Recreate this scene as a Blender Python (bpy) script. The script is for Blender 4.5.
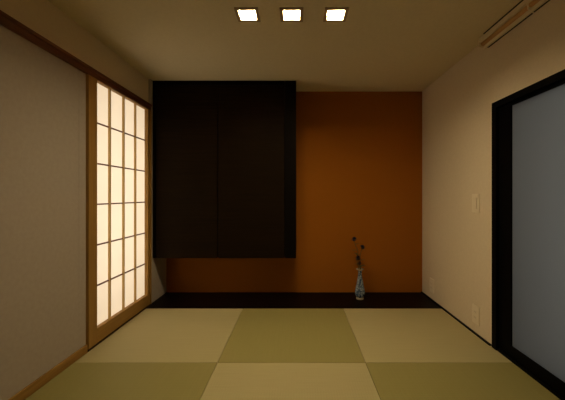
import bpy, bmesh, math, random
from mathutils import Vector, Matrix
random.seed(4)
for o in list(bpy.data.objects):
    bpy.data.objects.remove(o)
C = bpy.context.scene
COL = C.collection
S = 1.05                      # metres per unit of camera height

# ------------------------------------------------------------------ camera
cam_d = bpy.data.cameras.new('camera')
cam = bpy.data.objects.new('camera', cam_d)
COL.objects.link(cam)
cam.location = (0, 0, 1.0 * S)
cam.rotation_euler = (math.radians(90), 0, 0)
cam_d.sensor_width = 36
cam_d.lens = 36 * 308 / 565
cam_d.shift_x = -14.1 / 565
cam_d.shift_y = -4.7 / 565
cam_d.clip_start = 0.02
C.camera = cam

# ------------------------------------------------------------------ world, large lights, exposure
world = bpy.data.worlds.new('world')
C.world = world
world.use_nodes = True
world.node_tree.nodes['Background'].inputs['Color'].default_value = (0.5, 0.6, 0.75, 1)
world.node_tree.nodes['Background'].inputs['Strength'].default_value = 0.05
C.view_settings.view_transform = 'Standard'
C.view_settings.look = 'None'
C.view_settings.exposure = 0.0
C.view_settings.gamma = 1.0
C.view_settings.use_curve_mapping = False

LAMP = 252.0                   # emission of the three ceiling lamps
LAMP_COL = (1.0, 0.78, 0.45)


def area(name, loc, rot, sx, sy, energy, color):
    l = bpy.data.lights.new(name, 'AREA')
    l.shape = 'RECTANGLE'
    l.size, l.size_y = sx * S, sy * S
    l.energy = energy
    l.color = color
    o = bpy.data.objects.new(name, l)
    COL.objects.link(o)
    o.location = Vector(loc) * S
    o.rotation_euler = rot
    return o


# light of the place behind the paper screen, and the hallway behind the glass door
area('light_behind_screen', (-1.95, 2.40, 0.98), (0, math.radians(-90), 0), 2.0, 1.1, 24.0, (1.0, 0.87, 0.75))
area('light_in_hallway', (1.80, 1.27, 1.0), (0, math.radians(90), 0), 1.8, 0.6, 1.38, (1.0, 0.91, 0.79))


# ------------------------------------------------------------------ materials
def new_mat(name, color=(0.5, 0.5, 0.5), rough=0.6, spec=0.3):
    m = bpy.data.materials.new(name)
    m.use_nodes = True
    b = m.node_tree.nodes['Principled BSDF']
    b.inputs['Base Color'].default_value = (*color, 1)
    b.inputs['Roughness'].default_value = rough
    b.inputs['Specular IOR Level'].default_value = spec
    return m


def nd(m, t, **kw):
    n = m.node_tree.nodes.new(t)
    for k, v in kw.items():
        setattr(n, k, v)
    return n


def lk(m, a, b):
    m.node_tree.links.new(a, b)


def noise_mat(name, c1, c2, scale=(20, 20, 20), detail=4, rough=0.7, spec=0.25, bump=0.0, nscale=1.0):
    """two close tones mixed by (stretched) noise, optional bump"""
    m = new_mat(name, c1, rough, spec)
    b = m.node_tree.nodes['Principled BSDF']
    tc = nd(m, 'ShaderNodeTexCoord')
    mp = nd(m, 'ShaderNodeMapping')
    mp.inputs['Scale'].default_value = scale
    lk(m, tc.outputs['Object'], mp.inputs['Vector'])
    n = nd(m, 'ShaderNodeTexNoise')
    n.inputs['Scale'].default_value = nscale
    n.inputs['Detail'].default_value = detail
    lk(m, mp.outputs['Vector'], n.inputs['Vector'])
    r = nd(m, 'ShaderNodeValToRGB')
    r.color_ramp.elements[0].position = 0.3
    r.color_ramp.elements[1].position = 0.7
    r.color_ramp.elements[0].color = (*c1, 1)
    r.color_ramp.elements[1].color = (*c2, 1)
    lk(m, n.outputs['Fac'], r.inputs['Fac'])
    lk(m, r.outputs['Color'], b.inputs['Base Color'])
    if bump:
        bp = nd(m, 'ShaderNodeBump')
        bp.inputs['Strength'].default_value = bump
        bp.inputs['Distance'].default_value = 0.002
        lk(m, n.outputs['Fac'], bp.inputs['Height'])
        lk(m, bp.outputs['Normal'], b.inputs['Normal'])
    return m


def tatami_mat_material(name, c1, c2, along):
    """woven rush: fine ribs running along one direction"""
    m = new_mat(name, c1, 0.62, 0.25)
    b = m.node_tree.nodes['Principled BSDF']
    tc = nd(m, 'ShaderNodeTexCoord')
    w = nd(m, 'ShaderNodeTexWave')
    w.wave_type = 'BANDS'
    w.bands_direction = 'X' if along else 'Y'
    w.inputs['Scale'].default_value = 22
    w.inputs['Distortion'].default_value = 0.3
    lk(m, tc.outputs['Object'], w.inputs['Vector'])
    mp = nd(m, 'ShaderNodeMapping')
    mp.inputs['Scale'].default_value = (4, 160, 4) if along else (160, 4, 4)
    lk(m, tc.outputs['Object'], mp.inputs['Vector'])
    n = nd(m, 'ShaderNodeTexNoise')
    n.inputs['Scale'].default_value = 1.0
    n.inputs['Detail'].default_value = 3
    lk(m, mp.outputs['Vector'], n.inputs['Vector'])
    r = nd(m, 'ShaderNodeValToRGB')
    r.color_ramp.elements[0].position = 0.25
    r.color_ramp.elements[1].position = 0.75
    r.color_ramp.elements[0].color = (*c1, 1)
    r.color_ramp.elements[1].color = (*c2, 1)
    lk(m, n.outputs['Fac'], r.inputs['Fac'])
    lk(m, r.outputs['Color'], b.inputs['Base Color'])
    add = nd(m, 'ShaderNodeMath', operation='ADD')
    lk(m, w.outputs['Fac'], add.inputs[0])
    lk(m, n.outputs['Fac'], add.inputs[1])
    bp = nd(m, 'ShaderNodeBump')
    bp.inputs['Strength'].default_value = 0.15
    bp.inputs['Distance'].default_value = 0.0015
    lk(m, add.outputs[0], bp.inputs['Height'])
    lk(m, bp.outputs['Normal'], b.inputs['Normal'])
    return m


def translucent_mat(name, color, weight, rough=0.5, tcol=None):
    m = bpy.data.materials.new(name)
    m.use_nodes = True
    nt = m.node_tree
    out = nt.nodes['Material Output']
    b = nt.nodes['Principled BSDF']
    b.inputs['Base Color'].default_value = (*color, 1)
    b.inputs['Roughness'].default_value = rough
    b.inputs['Specular IOR Level'].default_value = 0.25
    t = nt.nodes.new('ShaderNodeBsdfTranslucent')
    t.inputs['Color'].default_value = (*(tcol or color), 1)
    mx = nt.nodes.new('ShaderNodeMixShader')
    mx.inputs['Fac'].default_value = weight
    nt.links.new(b.outputs[0], mx.inputs[1])
    nt.links.new(t.outputs[0], mx.inputs[2])
    nt.links.new(mx.outputs[0], out.inputs['Surface'])
    return m


def emit_mat(name, color, strength):
    m = bpy.data.materials.new(name)
    m.use_nodes = True
    nt = m.node_tree
    nt.nodes.remove(nt.nodes['Principled BSDF'])
    e = nt.nodes.new('ShaderNodeEmission')
    e.inputs['Color'].default_value = (*color, 1)
    e.inputs['Strength'].default_value = strength
    nt.links.new(e.outputs[0], nt.nodes['Material Output'].inputs['Surface'])
    return m


M = {}
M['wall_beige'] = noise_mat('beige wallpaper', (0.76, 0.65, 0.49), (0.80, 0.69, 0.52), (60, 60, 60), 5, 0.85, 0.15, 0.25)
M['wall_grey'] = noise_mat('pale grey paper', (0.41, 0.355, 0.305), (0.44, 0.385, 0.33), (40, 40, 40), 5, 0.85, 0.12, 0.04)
M['ceiling'] = noise_mat('cream ceiling paper', (0.73, 0.64, 0.44), (0.77, 0.68, 0.47), (60, 60, 60), 5, 0.9, 0.1, 0.2)
M['wall_orange'] = noise_mat('burnt orange clay wall', (0.325, 0.107, 0.008), (0.365, 0.124, 0.011), (90, 90, 180), 6, 0.85, 0.12, 0.4)
M['dark_wood'] = noise_mat('near black stained wood', (0.0065, 0.0035, 0.0012), (0.014, 0.0078, 0.0026), (3, 3, 90), 5, 0.6, 0.05, 0.05)
M['dark_carcass'] = noise_mat('black stained carcass', (0.0025, 0.0018, 0.0015), (0.004, 0.0028, 0.002), (60, 60, 4), 4, 0.6, 0.05)
M['dark_board'] = noise_mat('dark lacquered board', (0.0022, 0.0011, 0.0012), (0.004, 0.0018, 0.0018), (3, 70, 70), 5, 0.45, 0.08)
M['door_black'] = noise_mat('black painted frame', (0.0016, 0.0015, 0.0020), (0.0024, 0.0021, 0.0026), (40, 40, 3), 4, 0.55, 0.06)
M['rail_red'] = noise_mat('reddish brown rail', (0.135, 0.042, 0.022), (0.175, 0.058, 0.030), (60, 3, 60), 4, 0.5, 0.3)
M['cedar'] = noise_mat('honey coloured cedar', (0.31, 0.170, 0.040), (0.40, 0.225, 0.058), (70, 70, 4), 4, 0.5, 0.3)
M['cedar_flat'] = noise_mat('honey coloured cedar rail', (0.31, 0.170, 0.040), (0.40, 0.225, 0.058), (70, 4, 70), 4, 0.5, 0.3)
M['bar_wood'] = new_mat('backlit cedar bars', (0.55, 0.37, 0.14), 0.5, 0.3)  # lighter than the frame cedar: glow of the paper put into the colour
M['groove'] = new_mat('dark floor groove', (0.05, 0.028, 0.014), 0.7, 0.2)
M['paper'] = translucent_mat('washi paper', (0.80, 0.76, 0.66), 0.75, 0.8, (0.95, 0.90, 0.80))
M['glass'] = translucent_mat('frosted glass', (0.30, 0.32, 0.34), 0.75, 0.45, (0.75, 0.79, 0.82))
TONE_A = ((0.425, 0.368, 0.190), (0.465, 0.405, 0.210))  # same rush in both tones; sheen of the turned weave put into colour
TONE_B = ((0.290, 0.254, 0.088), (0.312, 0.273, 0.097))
M['mat_a'] = tatami_mat_material('rush weave bright sheen', *TONE_A, True)
M['mat_b'] = tatami_mat_material('rush weave dim sheen', *TONE_B, False)
M['subfloor'] = noise_mat('straw floor base', (0.32, 0.25, 0.10), (0.36, 0.29, 0.12), (40, 40, 40))
M['plate'] = new_mat('ivory plastic', (0.86, 0.76, 0.59), 0.4, 0.4)
M['plate_dark'] = new_mat('ivory plastic rocker', (0.83, 0.73, 0.56), 0.35, 0.4)
M['slot'] = new_mat('dark shadow strip', (0.03, 0.025, 0.02), 0.6, 0.2)  # near black for the shadow strips added to the curtain rail
M['slot_soft'] = new_mat('brown slot', (0.60, 0.51, 0.38), 0.6, 0.2)
M['lamp_trim'] = new_mat('brown lamp trim', (0.42, 0.30, 0.18), 0.5, 0.4)
M['lamp_glow'] = emit_mat('lamp diffuser', LAMP_COL, LAMP)
M['rail_cream'] = new_mat('cream rail enamel', (0.85, 0.74, 0.52), 0.45, 0.4)
M['rail_brown'] = noise_mat('brown roller wood', (0.62, 0.36, 0.15), (0.68, 0.41, 0.18), (60, 3, 60))
M['stem'] = new_mat('olive stem', (0.09, 0.085, 0.025), 0.6, 0.3)
M['leaf'] = noise_mat('dull green leaf', (0.075, 0.085, 0.026), (0.12, 0.125, 0.045), (60, 60, 60))
M['petal'] = noise_mat('dark blue petal', (0.006, 0.006, 0.022), (0.016, 0.017, 0.050), (120, 120, 120), 3, 0.6, 0.2)
M['bud'] = new_mat('dark brown bud', (0.05, 0.018, 0.012), 0.6, 0.2)
M['vase_white'] = new_mat('cream porcelain', (0.50, 0.46, 0.37), 0.25, 0.5)
M['inside'] = new_mat('vase inside', (0.10, 0.09, 0.08), 0.5, 0.3)


def vase_material():
    m = new_mat('blue and white glaze', (0.5, 0.5, 0.5), 0.18, 0.5)
    b = m.node_tree.nodes['Principled BSDF']
    tc = nd(m, 'ShaderNodeTexCoord')
    v = nd(m, 'ShaderNodeTexVoronoi')
    v.feature = 'DISTANCE_TO_EDGE'
    v.inputs['Scale'].default_value = 46
    n = nd(m, 'ShaderNodeTexNoise')
    n.inputs['Scale'].default_value = 30
    n.inputs['Detail'].default_value = 4
    lk(m, tc.outputs['Object'], v.inputs['Vector'])
    lk(m, tc.outputs['Object'], n.inputs['Vector'])
    mul = nd(m, 'ShaderNodeMath', operation='MULTIPLY_ADD')
    lk(m, v.outputs['Distance'], mul.inputs[0])
    mul.inputs[1].default_value = 1.6
    lk(m, n.outputs['Fac'], mul.inputs[2])
    r = nd(m, 'ShaderNodeValToRGB')
    e = r.color_ramp.elements
    e[0].position, e[0].color = 0.50, (0.012, 0.030, 0.085, 1)
    e[1].position, e[1].color = 0.80, (0.34, 0.40, 0.46, 1)
    k = r.color_ramp.elements.new(0.62)
    k.color = (0.06, 0.11, 0.20, 1)
    lk(m, mul.outputs[0], r.inputs['Fac'])
    lk(m, r.outputs['Color'], b.inputs['Base Color'])
    return m


M['vase'] = vase_material()


# ------------------------------------------------------------------ mesh helpers (units of camera height)
def box(bm, x0, x1, y0, y1, z0, z1, bevel=0.0):
    vs = [bm.verts.new((x, y, z)) for x in (x0, x1) for y in (y0, y1) for z in (z0, z1)]
    q = [(0, 1, 3, 2), (4, 6, 7, 5), (0, 4, 5, 1), (2, 3, 7, 6), (0, 2, 6, 4), (1, 5, 7, 3)]
    fs = [bm.faces.new([vs[i] for i in f]) for f in q]
    if bevel:
        es = list({e for f in fs for e in f.edges})
        bmesh.ops.bevel(bm, geom=es, offset=bevel, segments=2, affect='EDGES', profile=0.6)
    return bm


def bx(*a, **k):
    return box(bmesh.new(), *a, **k)


def tube(bm, pts, radii, seg=8):
    pts = [Vector(p) for p in pts]
    if not isinstance(radii, (list, tuple)):
        radii = [radii] * len(pts)
    rings = []
    for i, p in enumerate(pts):
        t = (pts[min(i + 1, len(pts) - 1)] - pts[max(i - 1, 0)]).normalized()
        a = t.orthogonal().normalized() if abs(t.z) < 0.99 else Vector((1, 0, 0))
        if abs(t.z) >= 0.3:
            a = (Vector((1, 0, 0)) - t * t.x).normalized()
        b = t.cross(a)
        rings.append([bm.verts.new(p + radii[i] * (math.cos(2 * math.pi * k / seg) * a + math.sin(2 * math.pi * k / seg) * b)) for k in range(seg)])
    for r0, r1 in zip(rings, rings[1:]):
        for k in range(seg):
            bm.faces.new((r0[k], r0[(k + 1) % seg], r1[(k + 1) % seg], r1[k]))
    bm.faces.new(rings[0][::-1])
    bm.faces.new(rings[-1])
    return bm


def lathe(bm, prof, c, seg=40, cap0=True, cap1=True):
    rings = []
    for r, z in prof:
        rings.append([bm.verts.new((c[0] + r * math.cos(2 * math.pi * k / seg), c[1] + r * math.sin(2 * math.pi * k / seg), c[2] + z)) for k in range(seg)])
    for r0, r1 in zip(rings, rings[1:]):
        for k in range(seg):
            bm.faces.new((r0[k], r0[(k + 1) % seg], r1[(k + 1) % seg], r1[k]))
    if cap0:
        bm.faces.new(rings[0][::-1])
    if cap1:
        bm.faces.new(rings[-1])
    return bm


def obj(name, bm, mat, parent=None, origin=None, smooth=False):
    """links the bmesh as ONE mesh object; origin (or the parent's place) becomes its local zero"""
    if parent is not None:
        org = Vector(parent.matrix_world.translation) / S
        if parent.type == 'MESH' or parent.type == 'EMPTY':
            org = Vector(parent['org'])
    else:
        org = Vector(origin or (0, 0, 0))
    bmesh.ops.recalc_face_normals(bm, faces=bm.faces[:])
    for v in bm.verts:
        v.co = (v.co - org) * S
    me = bpy.data.meshes.new(name)
    bm.to_mesh(me)
    bm.free()
    if smooth:
        for p in me.polygons:
            p.use_smooth = True
    me.materials.append(mat)
    o = bpy.data.objects.new(name, me)
    COL.objects.link(o)
    if parent is not None:
        o.parent = parent
    else:
        o.location = org * S
    o['org'] = tuple(org)
    return o


def tag(o, label, cat, group=None):
    o['label'] = label
    o['category'] = cat
    if group:
        o['group'] = group
    return o


def thing(name, label, cat, loc, group=None):
    o = bpy.data.objects.new(name, None)
    COL.objects.link(o)
    o.empty_display_size = 0.05
    o.location = Vector(loc) * S
    o['org'] = tuple(loc)
    return tag(o, label, cat, group)


def struct(name, bm, mat, parent=None):
    o = obj(name, bm, mat, parent)
    if parent is None:
        o['kind'] = 'structure'
    return o


# ------------------------------------------------------------------ the setting
XL, XR = -1.365, 1.295        # wall faces
YB, YF = 3.175, -0.9          # back wall, wall behind the camera
ZC = 2.07                     # ceiling
MT = 0.018                    # mat thickness; mat tops are at z = 0
T = 0.10

struct('floor', bx(XL - T, XR + T, YF - T, YB + T, -MT - 0.06, -MT), M['subfloor'])

# ceiling with three square holes for the lamps
LY, LXS, LH = 1.822, (-0.289, -0.029, 0.231), 0.0565
bm = bmesh.new()
xs = [XL - T]
for x in LXS:
    xs += [x - LH, x + LH]
xs.append(XR + T)
box(bm, xs[0], xs[-1], YF - T, LY - LH, ZC, ZC + 0.06)
box(bm, xs[0], xs[-1], LY + LH, YB + T, ZC, ZC + 0.06)
for i in range(0, len(xs), 2):
    box(bm, xs[i], xs[i + 1], LY - LH, LY + LH, ZC, ZC + 0.06)
box(bm, xs[0], xs[-1], YF - T, YB + T, ZC + 0.06, ZC + 0.07)
struct('ceiling', bm, M['ceiling'])

struct('wall_back', bx(XL - T, XR + T, YB, YB + T, -MT, ZC), M['wall_orange'])
# plain band of wall paper between the orange wall and the ceiling shows only as the cornice shadow
struct('wall_front', bx(XL - T, XR + T, YF - T, YF, -MT, ZC), M['wall_beige'])

# left wall: plain above the rail, screen opening, small return beside the alcove
bm = bmesh.new()
box(bm, XL - T, XL, YF, YB, 1.81, ZC)
box(bm, XL - T, XL, 2.8235, YB, -MT, 1.81)
box(bm, XL - T, XL - 0.035, 1.98, 2.8235, -MT, 0.09)
struct('wall_left', bm, M['wall_beige'])
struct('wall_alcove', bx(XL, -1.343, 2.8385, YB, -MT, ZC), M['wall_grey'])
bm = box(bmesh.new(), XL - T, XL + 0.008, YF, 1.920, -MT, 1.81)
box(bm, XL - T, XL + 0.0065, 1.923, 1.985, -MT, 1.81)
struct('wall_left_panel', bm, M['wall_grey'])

# right wall with the doorway
DY0, DY1, DZ = 1.06, 2.029, 1.605
bm = bmesh.new()
box(bm, XR, XR + T, DY1, YB, -MT, ZC)
box(bm, XR, XR + T, YF, DY0, -MT, ZC)
box(bm, XR, XR + T, DY0, DY1, DZ, ZC)
struct('wall_right', bm, M['wall_beige'])

# rails and strips
bm = bx(XL, -1.339, YF, 2.836, 1.782, 1.814, bevel=0.002)
box(bm, XL, -1.331, YF, 2.836, 1.8145, 1.834, bevel=0.003)
struct('trim_1', bm, M['rail_red'])
struct('baseboard_left', bx(XL + 0.008, -1.346, YF, 1.984, -MT, 0.040, bevel=0.002), M['cedar_flat'])
struct('trim_2', bx(XL, -1.335, 2.8235, 2.838, -MT, 1.782, bevel=0.002), M['cedar'])
struct('trim_3', bx(XL - 0.035, -1.335, 1.985, 2.8235, -MT, 0.004), M['groove'])
struct('trim_4', bx(-1.346, -1.336, YF, 1.985, -MT, -0.013), M['groove'])
struct('baseboard_right', bx(1.280, XR, 2.045, YB - 0.001, 0.0005, 0.009), M['door_black'])

# alcove board
struct('floor_alcove', bx(-1.343, XR, 2.7235, YB, -MT, 0.0), M['dark_board'])

# glass door in the right wall
door = bpy.data.objects.new('door_1', None)
COL.objects.link(door)
door['org'] = (XR, (DY0 + DY1) / 2, 0)
door.location = Vector(door['org']) * S
door['kind'] = 'structure'
bm = bmesh.new()
box(bm, XR - 0.010, XR + T, DY1 - 0.045, DY1, -MT, DZ)
box(bm, XR - 0.010, XR + T, DY0, DY0 + 0.045, -MT, DZ)
box(bm, XR - 0.010, XR + T, DY0 + 0.045, DY1 - 0.045, DZ - 0.040, DZ)
box(bm, XR - 0.004, XR + T, DY0 + 0.045, DY1 - 0.045, -MT, 0.016)
obj('door_frame', bm, M['door_black'], door)
LX0, LX1 = XR + 0.010, XR + 0.042
lf = obj('door_leaf', None or box(box(box(box(bmesh.new(),
        LX0, LX1, 1.877, DY1 - 0.046, 0.017, DZ - 0.041),
        LX0, LX1, DY0 + 0.046, 1.236, 0.017, DZ - 0.041),
        LX0, LX1, 1.236, 1.877, 1.547, DZ - 0.041),
        LX0, LX1, 1.236, 1.877, 0.017, 0.082), M['door_black'], door)
obj('glass_pane', bx(LX0 + 0.010, LX0 + 0.018, 1.234, 1.879, 0.080, 1.549), M['glass'], lf)['label'] = 'frosted grey glass pane'

# ------------------------------------------------------------------ tatami mats
MX = (-1.332, -0.474, 0.412, 1.294)
MY = (0.960, 1.841, 2.7230)


def tatami(i, j, pale, label):
    g = 0.0012
    x0, x1, y0, y1 = MX[i] + g, MX[i + 1] - g, MY[j] + g, MY[j + 1] - g
    bm = bx(x0, x1, y0, y1, -MT, 0.0, bevel=0.0022)
    o = obj('tatami_mat', bm, M['mat_a' if pale else 'mat_b'], origin=((x0 + x1) / 2, (y0 + y1) / 2, -MT))
    tag(o, label, 'tatami mat', 'square rush mats of the floor')


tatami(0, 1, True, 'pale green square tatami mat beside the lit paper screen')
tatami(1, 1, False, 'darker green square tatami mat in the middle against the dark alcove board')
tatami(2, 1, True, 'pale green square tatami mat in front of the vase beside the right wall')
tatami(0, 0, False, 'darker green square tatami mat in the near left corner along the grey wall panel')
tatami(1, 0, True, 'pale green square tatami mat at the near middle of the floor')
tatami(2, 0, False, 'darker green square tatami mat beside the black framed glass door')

# ------------------------------------------------------------------ paper screen
SX0, SX1 = -1.386, -1.342     # back and front of the screen
SY0, SY1, SZ0, SZ1 = 1.990, 2.822, 0.0045, 1.7815
PY0, PY1, PZ0, PZ1 = 2.074, 2.782, 0.102, 1.775
sh = thing('shoji_screen', 'tall glowing paper lattice screen with honey wood frame in the left wall', 'screen', (-1.36, 2.4, 0.0045))
for y0, y1 in ((SY0, PY0), (PY1, SY1)):
    obj('stile', bx(SX0, SX1, y0, y1, SZ0, SZ1, bevel=0.002), M['cedar'], sh)
obj('bottom_rail', bx(SX0, SX1 - 0.001, PY0, PY1, SZ0, PZ0, bevel=0.002), M['cedar_flat'], sh)
obj('top_rail', bx(SX0, SX1 - 0.001, PY0, PY1, PZ1, SZ1, bevel=0.002), M['cedar_flat'], sh)
obj('paper', bx(-1.3745, -1.3730, PY0 - 0.004, PY1 + 0.004, PZ0 - 0.004, PZ1 + 0.004), M['paper'], sh)['label'] = 'glowing cream paper'
for y in (2.247, 2.427, 2.604):
    obj('vertical_bar', bx(-1.3728, -1.357, y - 0.0055, y + 0.0055, PZ0, PZ1), M['bar_wood'], sh)
for k in range(1, 6):
    z = PZ0 + (PZ1 - PZ0) * k / 6
    obj('horizontal_bar', bx(-1.3728, -1.3655, PY0, PY1, z - 0.0048, z + 0.0048), M['rail_red'], sh)

# ------------------------------------------------------------------ hanging cabinet
CF = 2.868                    # front plane
CZ0, CZ1 = 0.413, 2.069
cb = thing('hanging_cabinet', 'large near-black hanging wooden cabinet with two doors above the alcove', 'cabinet', (-0.67, 3.02, CZ0))
obj('body', bx(-1.3415, -0.110, CF + 0.026, YB - 0.001, CZ0 + 0.004, CZ1), M['dark_carcass'], cb)
obj('side_panel', bx(-0.108, -0.004, CF, YB - 0.001, CZ0, CZ1, bevel=0.002), M['dark_carcass'], cb)
obj('filler_strip', bx(-1.3415, -1.318, CF + 0.002, CF + 0.026, CZ0, CZ1), M['dark_carcass'], cb)
obj('top_panel', bx(-1.316, -0.110, CF + 0.002, CF + 0.026, 2.030, CZ1), M['dark_carcass'], cb)
for x0, x1 in ((-1.315, -0.742), (-0.731, -0.114)):
    obj('door', bx(x0, x1, CF + 0.006, CF + 0.025, CZ0, 2.026, bevel=0.0025), M['dark_wood'], cb)

# ------------------------------------------------------------------ ceiling lamps
for x, lab in zip(LXS, ('square recessed ceiling lamp nearest the hanging cabinet, leftmost of three',
                        'square recessed ceiling lamp in the middle of the row of three',
                        'square recessed ceiling lamp nearest the right wall, rightmost of three')):
    t = thing('ceiling_lamp', lab, 'lamp', (x, LY, ZC), 'recessed lamps in the ceiling')
    bm = bmesh.new()
    o_, i_ = 0.068, 0.0485
    for a in ((-o_, o_, -o_, -i_), (-o_, o_, i_, o_), (-o_, -i_, -i_, i_), (i_, o_, -i_, i_)):
        box(bm, x + a[0], x + a[1], LY + a[2], LY + a[3], ZC - 0.006, ZC - 0.0003)
    obj('trim_frame', bm, M['lamp_trim'], t)
    bm = bmesh.new()
    w = 0.003
    for a in ((-i_ - w, i_ + w, -i_ - w, -i_), (-i_ - w, i_ + w, i_, i_ + w), (-i_ - w, -i_, -i_, i_), (i_, i_ + w, -i_, i_)):
        box(bm, x + a[0], x + a[1], LY + a[2], LY + a[3], ZC - 0.0003, ZC + 0.045)
    obj('housing', bm, M['lamp_trim'], t)
    obj('diffuser', bx(x - i_, x + i_, LY - i_, LY + i_, ZC + 0.018, ZC + 0.024), M['lamp_glow'], t)['label'] = 'glowing white diffuser'

# ------------------------------------------------------------------ rail over the door
RY0, RY1 = 0.95, 2.095
rt = thing('curtain_rail', 'cream double rail with a brown rod fixed high above the glass door', 'curtain rail', (1.27, 1.5, 2.0))
obj('front_rail', bx(1.238, 1.254, RY0, RY1 - 0.004, 2.036, ZC - 0.006, bevel=0.003), M['rail_cream'], rt)
obj('ceiling_shadow_strip', bx(1.2335, 1.246, RY0, RY1 - 0.06, ZC - 0.006, ZC - 0.0006), M['slot'], rt)['label'] = 'dark strip as shadow line along the ceiling'  # added dark strip, stands for the shadow line at the ceiling
obj('wall_rail', bx(1.268, 1.284, RY0, RY1 - 0.004, 1.994, 2.022, bevel=0.003), M['rail_cream'], rt)
obj('wall_shadow_strip', bx(1.284, XR - 0.0006, RY0, RY1 - 0.02, 1.9945, 2.010), M['slot'], rt)['label'] = 'dark strip as shadow line along the wall'  # added dark strip, stands for the shadow between wall rail and wall
obj('rod', tube(bmesh.new(), [(1.264, RY0, 2.026), (1.264, RY1 - 0.004, 2.026)], 0.0135, 14), M['rail_brown'], rt, smooth=True)['label'] = 'brown wooden rod'
for y in (1.10, 1.665):
    bm = bmesh.new()
    box(bm, 1.250, 1.290, y - 0.004, y + 0.004, 2.006, ZC - 0.001)
    tube(bm, [(1.246, y, 2.030), (1.262, y + 0.004, 2.010), (1.288, y + 0.008, 1.990)], 0.0035, 8)
    obj('bracket', bm, M['rail_cream'], rt)
obj('end_cap', bx(1.236, 1.289, RY1 - 0.004, RY1 + 0.003, 2.006, ZC - 0.002, bevel=0.002), M['rail_cream'], rt)

# ------------------------------------------------------------------ switch and outlets on the right wall
def wall_plate(name, label, cat, y0, y1, z0, z1, kind):
    t = thing(name, label, cat, (XR, (y0 + y1) / 2, z0), None if kind == 'switch' else 'outlets low on the right wall')
    obj('plate', bx(XR - 0.008, XR - 0.0002, y0, y1, z0, z1, bevel=0.002), M['plate'], t)
    ym, h, w = (y0 + y1) / 2, z1 - z0, y1 - y0
    if kind == 'switch':
        obj('rocker', bx(XR - 0.013, XR - 0.0075, ym - 0.26 * w, ym + 0.26 * w, z0 + 0.2 * h, z1 - 0.2 * h, bevel=0.0015), M['plate_dark'], t)
    else:
        for zc in (z0 + 0.35 * h, z0 + 0.65 * h):
            s = obj('socket', bx(XR - 0.0095, XR - 0.0075, ym - 0.25 * w, ym + 0.25 * w, zc - 0.1 * h, zc + 0.1 * h), M['plate_dark'], t)
            for dy in (-0.1, 0.1):
                obj('slot', bx(XR - 0.0100, XR - 0.0090, ym + dy * w - 0.002, ym + dy * w + 0.002, zc - 0.045 * h, zc + 0.045 * h), M['slot_soft'], s)


wall_plate('light_switch', 'ivory switch plate at mid height on the beige right wall', 'switch', 2.178, 2.262, 0.876, 1.010, 'switch')
wall_plate('wall_outlet', 'ivory outlet plate low on the right wall near the orange back wall', 'outlet', 2.895, 2.985, 0.075, 0.205, 'outlet')
wall_plate('wall_outlet', 'ivory outlet plate low on the right wall close to the black door frame', 'outlet', 2.178, 2.260, 0.075, 0.207, 'outlet')

# ------------------------------------------------------------------ vase
V = (0.611, 2.97, 0.0)
vs = thing('porcelain_vase', 'slender blue and white vase on the dark alcove board', 'vase', V)
obj('body', lathe(bmesh.new(), [(0.030, 0.020), (0.0385, 0.030), (0.0465, 0.046), (0.0490, 0.064), (0.0465, 0.086), (0.0400, 0.115), (0.0320, 0.152), (0.0250, 0.190), (0.0200, 0.222), (0.0175, 0.245), (0.0170, 0.262), (0.0200, 0.276), (0.0160, 0.276), (0.0140, 0.262), (0.0145, 0.245), (0.018, 0.205)], V, cap1=False), M['vase'], vs, smooth=True)
obj('foot', lathe(bmesh.new(), [(0.034, 0.0002), (0.0365, 0.004), (0.0360, 0.016), (0.0312, 0.0205)], V), M['vase_white'], vs, smooth=True)['label'] = 'cream foot ring'
obj('rim', lathe(bmesh.new(), [(0.0200, 0.2755), (0.0310, 0.283), (0.0375, 0.287), (0.0380, 0.291), (0.0350, 0.292), (0.0290, 0.2895), (0.0175, 0.2795), (0.0160, 0.2755)], V, cap0=False, cap1=False), M['vase_white'], vs, smooth=True)['label'] = 'cream flared rim'


# ------------------------------------------------------------------ flowers
def bez(pts, n=14):
    """smooth path through the given points"""
    pts = [Vector(p) for p in pts]
    out = []
    P = [pts[0]] + pts + [pts[-1]]
    for i in range(1, len(P) - 2):
        for k in range(n):
            t = k / n
            a, b, c, d = P[i - 1], P[i], P[i + 1], P[i + 2]
            out.append(0.5 * ((2 * b) + (c - a) * t + (2 * a - 5 * b + 4 * c - d) * t * t + (3 * b - a - 3 * c + d) * t ** 3))
    out.append(pts[-1])
    return out


def petal(bm, c, direction, length, width, curl=0.25, thick=0.0006):
    d = Vector(direction).normalized()
    s = d.cross(Vector((0.13, 0.21, 1))).normalized()
    up = s.cross(d).normalized()
    rows = []
    n = 6
    for i in range(n + 1):
        t = i / n
        w = width * (math.sin(math.pi * (0.08 + 0.90 * t)) ** 0.8)
        p = Vector(c) + d * length * t + up * (curl * length * t * t)
        rows.append([p - s * w / 2 + up * 0.12 * w, p, p + s * w / 2 + up * 0.12 * w])
    top = [[bm.verts.new(q + up * thick) for q in r] for r in rows]
    bot = [[bm.verts.new(q - up * thick) for q in r] for r in rows]
    for i in range(n):
        for j in range(2):
            bm.faces.new((top[i][j], top[i][j + 1], top[i + 1][j + 1], top[i + 1][j]))
            bm.faces.new((bot[i][j], bot[i + 1][j], bot[i + 1][j + 1], bot[i][j + 1]))
        bm.faces.new((top[i][0], top[i + 1][0], bot[i + 1][0], bot[i][0]))
        bm.faces.new((top[i][2], bot[i][2], bot[i + 1][2], top[i + 1][2]))
    for i in (0, n):
        for j in range(2):
            bm.faces.new((top[i][j], bot[i][j], bot[i][j + 1], top[i][j + 1]))


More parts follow.
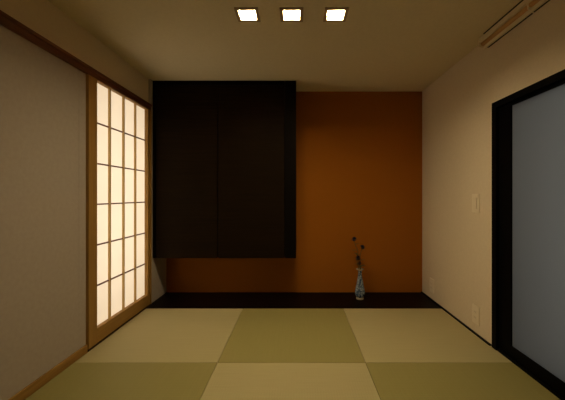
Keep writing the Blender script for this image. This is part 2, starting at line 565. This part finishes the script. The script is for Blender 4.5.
def bloom_bm(c, axis, r):
    bm = bmesh.new()
    ax = Vector(axis).normalized()
    a = ax.orthogonal().normalized()
    b = ax.cross(a)
    for ring, (n, el, ln) in enumerate(((9, 10, 1.0), (8, 38, 0.95), (6, 65, 0.85), (4, 82, 0.7))):
        for k in range(n):
            ph = 2 * math.pi * (k + 0.5 * (ring % 2)) / n + random.uniform(-0.1, 0.1)
            e = math.radians(el + random.uniform(-8, 8))
            d = (a * math.cos(ph) + b * math.sin(ph)) * math.cos(e) + ax * math.sin(e)
            petal(bm, c, d, r * ln, r * 0.62, 0.15)
    return bm


def flower(label, path, axis, r, leaves, bud=None):
    t = thing('flower_stem', label, 'flower', (path[0][0], path[0][1], path[0][2]), 'flowers in the vase')
    pts = bez(path)
    obj('stem', tube(bmesh.new(), pts, [0.0044 - 0.0022 * i / len(pts) for i in range(len(pts))], 7), M['stem'], t, smooth=True)
    obj('bloom', bloom_bm(path[-1], axis, r), M['petal'], t)['label'] = 'dark blue bloom'
    for f, d, ln in leaves:
        bm = bmesh.new()
        petal(bm, pts[int(f * (len(pts) - 1))], d, ln, ln * 0.42, -0.2)
        obj('leaf', bm, M['leaf'], t)
    if bud:
        bm = bmesh.new()
        f, q, br = bud
        tube(bm, [pts[int(f * (len(pts) - 1))], q], 0.0012, 6)
        ob = obj('bud', lathe(bm, [(0.002, -br), (br * 0.8, -br * 0.4), (br, 0.1 * br), (br * 0.6, br * 0.8), (0.001, br * 1.2)], q, 12), M['bud'], t)
        ob['label'] = 'dark brown bud'


vx, vy = V[0], V[1]
flower('tallest dark blue flower in the vase, curving up to the left',
       [(vx - 0.006, vy + 0.004, 0.205), (vx - 0.009, vy + 0.004, 0.285), (vx - 0.030, vy + 0.004, 0.380), (vx - 0.020, vy - 0.004, 0.460), (0.566, vy - 0.006, 0.520), (0.5535, vy - 0.012, 0.574)],
       (-0.25, -0.5, 0.85), 0.030,
       [(0.50, (-0.5, -0.3, 0.6), 0.050), (0.64, (-0.9, -0.2, 0.2), 0.060), (0.82, (0.7, -0.3, 0.5), 0.042), (0.97, (0.5, -0.2, 0.9), 0.032)])
flower('dark blue flower of middle height in the vase, leaning to the right',
       [(vx + 0.006, vy + 0.005, 0.205), (vx + 0.0065, vy + 0.004, 0.285), (vx - 0.002, vy - 0.004, 0.390), (0.618, vy - 0.012, 0.455), (0.6306, vy - 0.016, 0.498)],
       (0.35, -0.5, 0.8), 0.030,
       [(0.45, (0.8, -0.3, 0.4), 0.055), (0.62, (-0.7, -0.3, 0.5), 0.045), (0.85, (0.8, -0.2, 0.2), 0.038)])
flower('lowest dark blue flower in the vase, just above the vase mouth',
       [(vx + 0.002, vy - 0.008, 0.205), (vx - 0.001, vy - 0.011, 0.290), (vx - 0.014, vy - 0.020, 0.345), (0.587, vy - 0.026, 0.396)],
       (-0.2, -0.6, 0.75), 0.031,
       [(0.50, (0.9, -0.3, 0.35), 0.060), (0.62, (-0.9, -0.2, 0.3), 0.045), (0.42, (0.6, -0.3, 0.7), 0.06)], (0.55, (0.603, vy - 0.030, 0.352), 0.016))
for o in bpy.data.objects:
    if 'org' in o:
        del o['org']
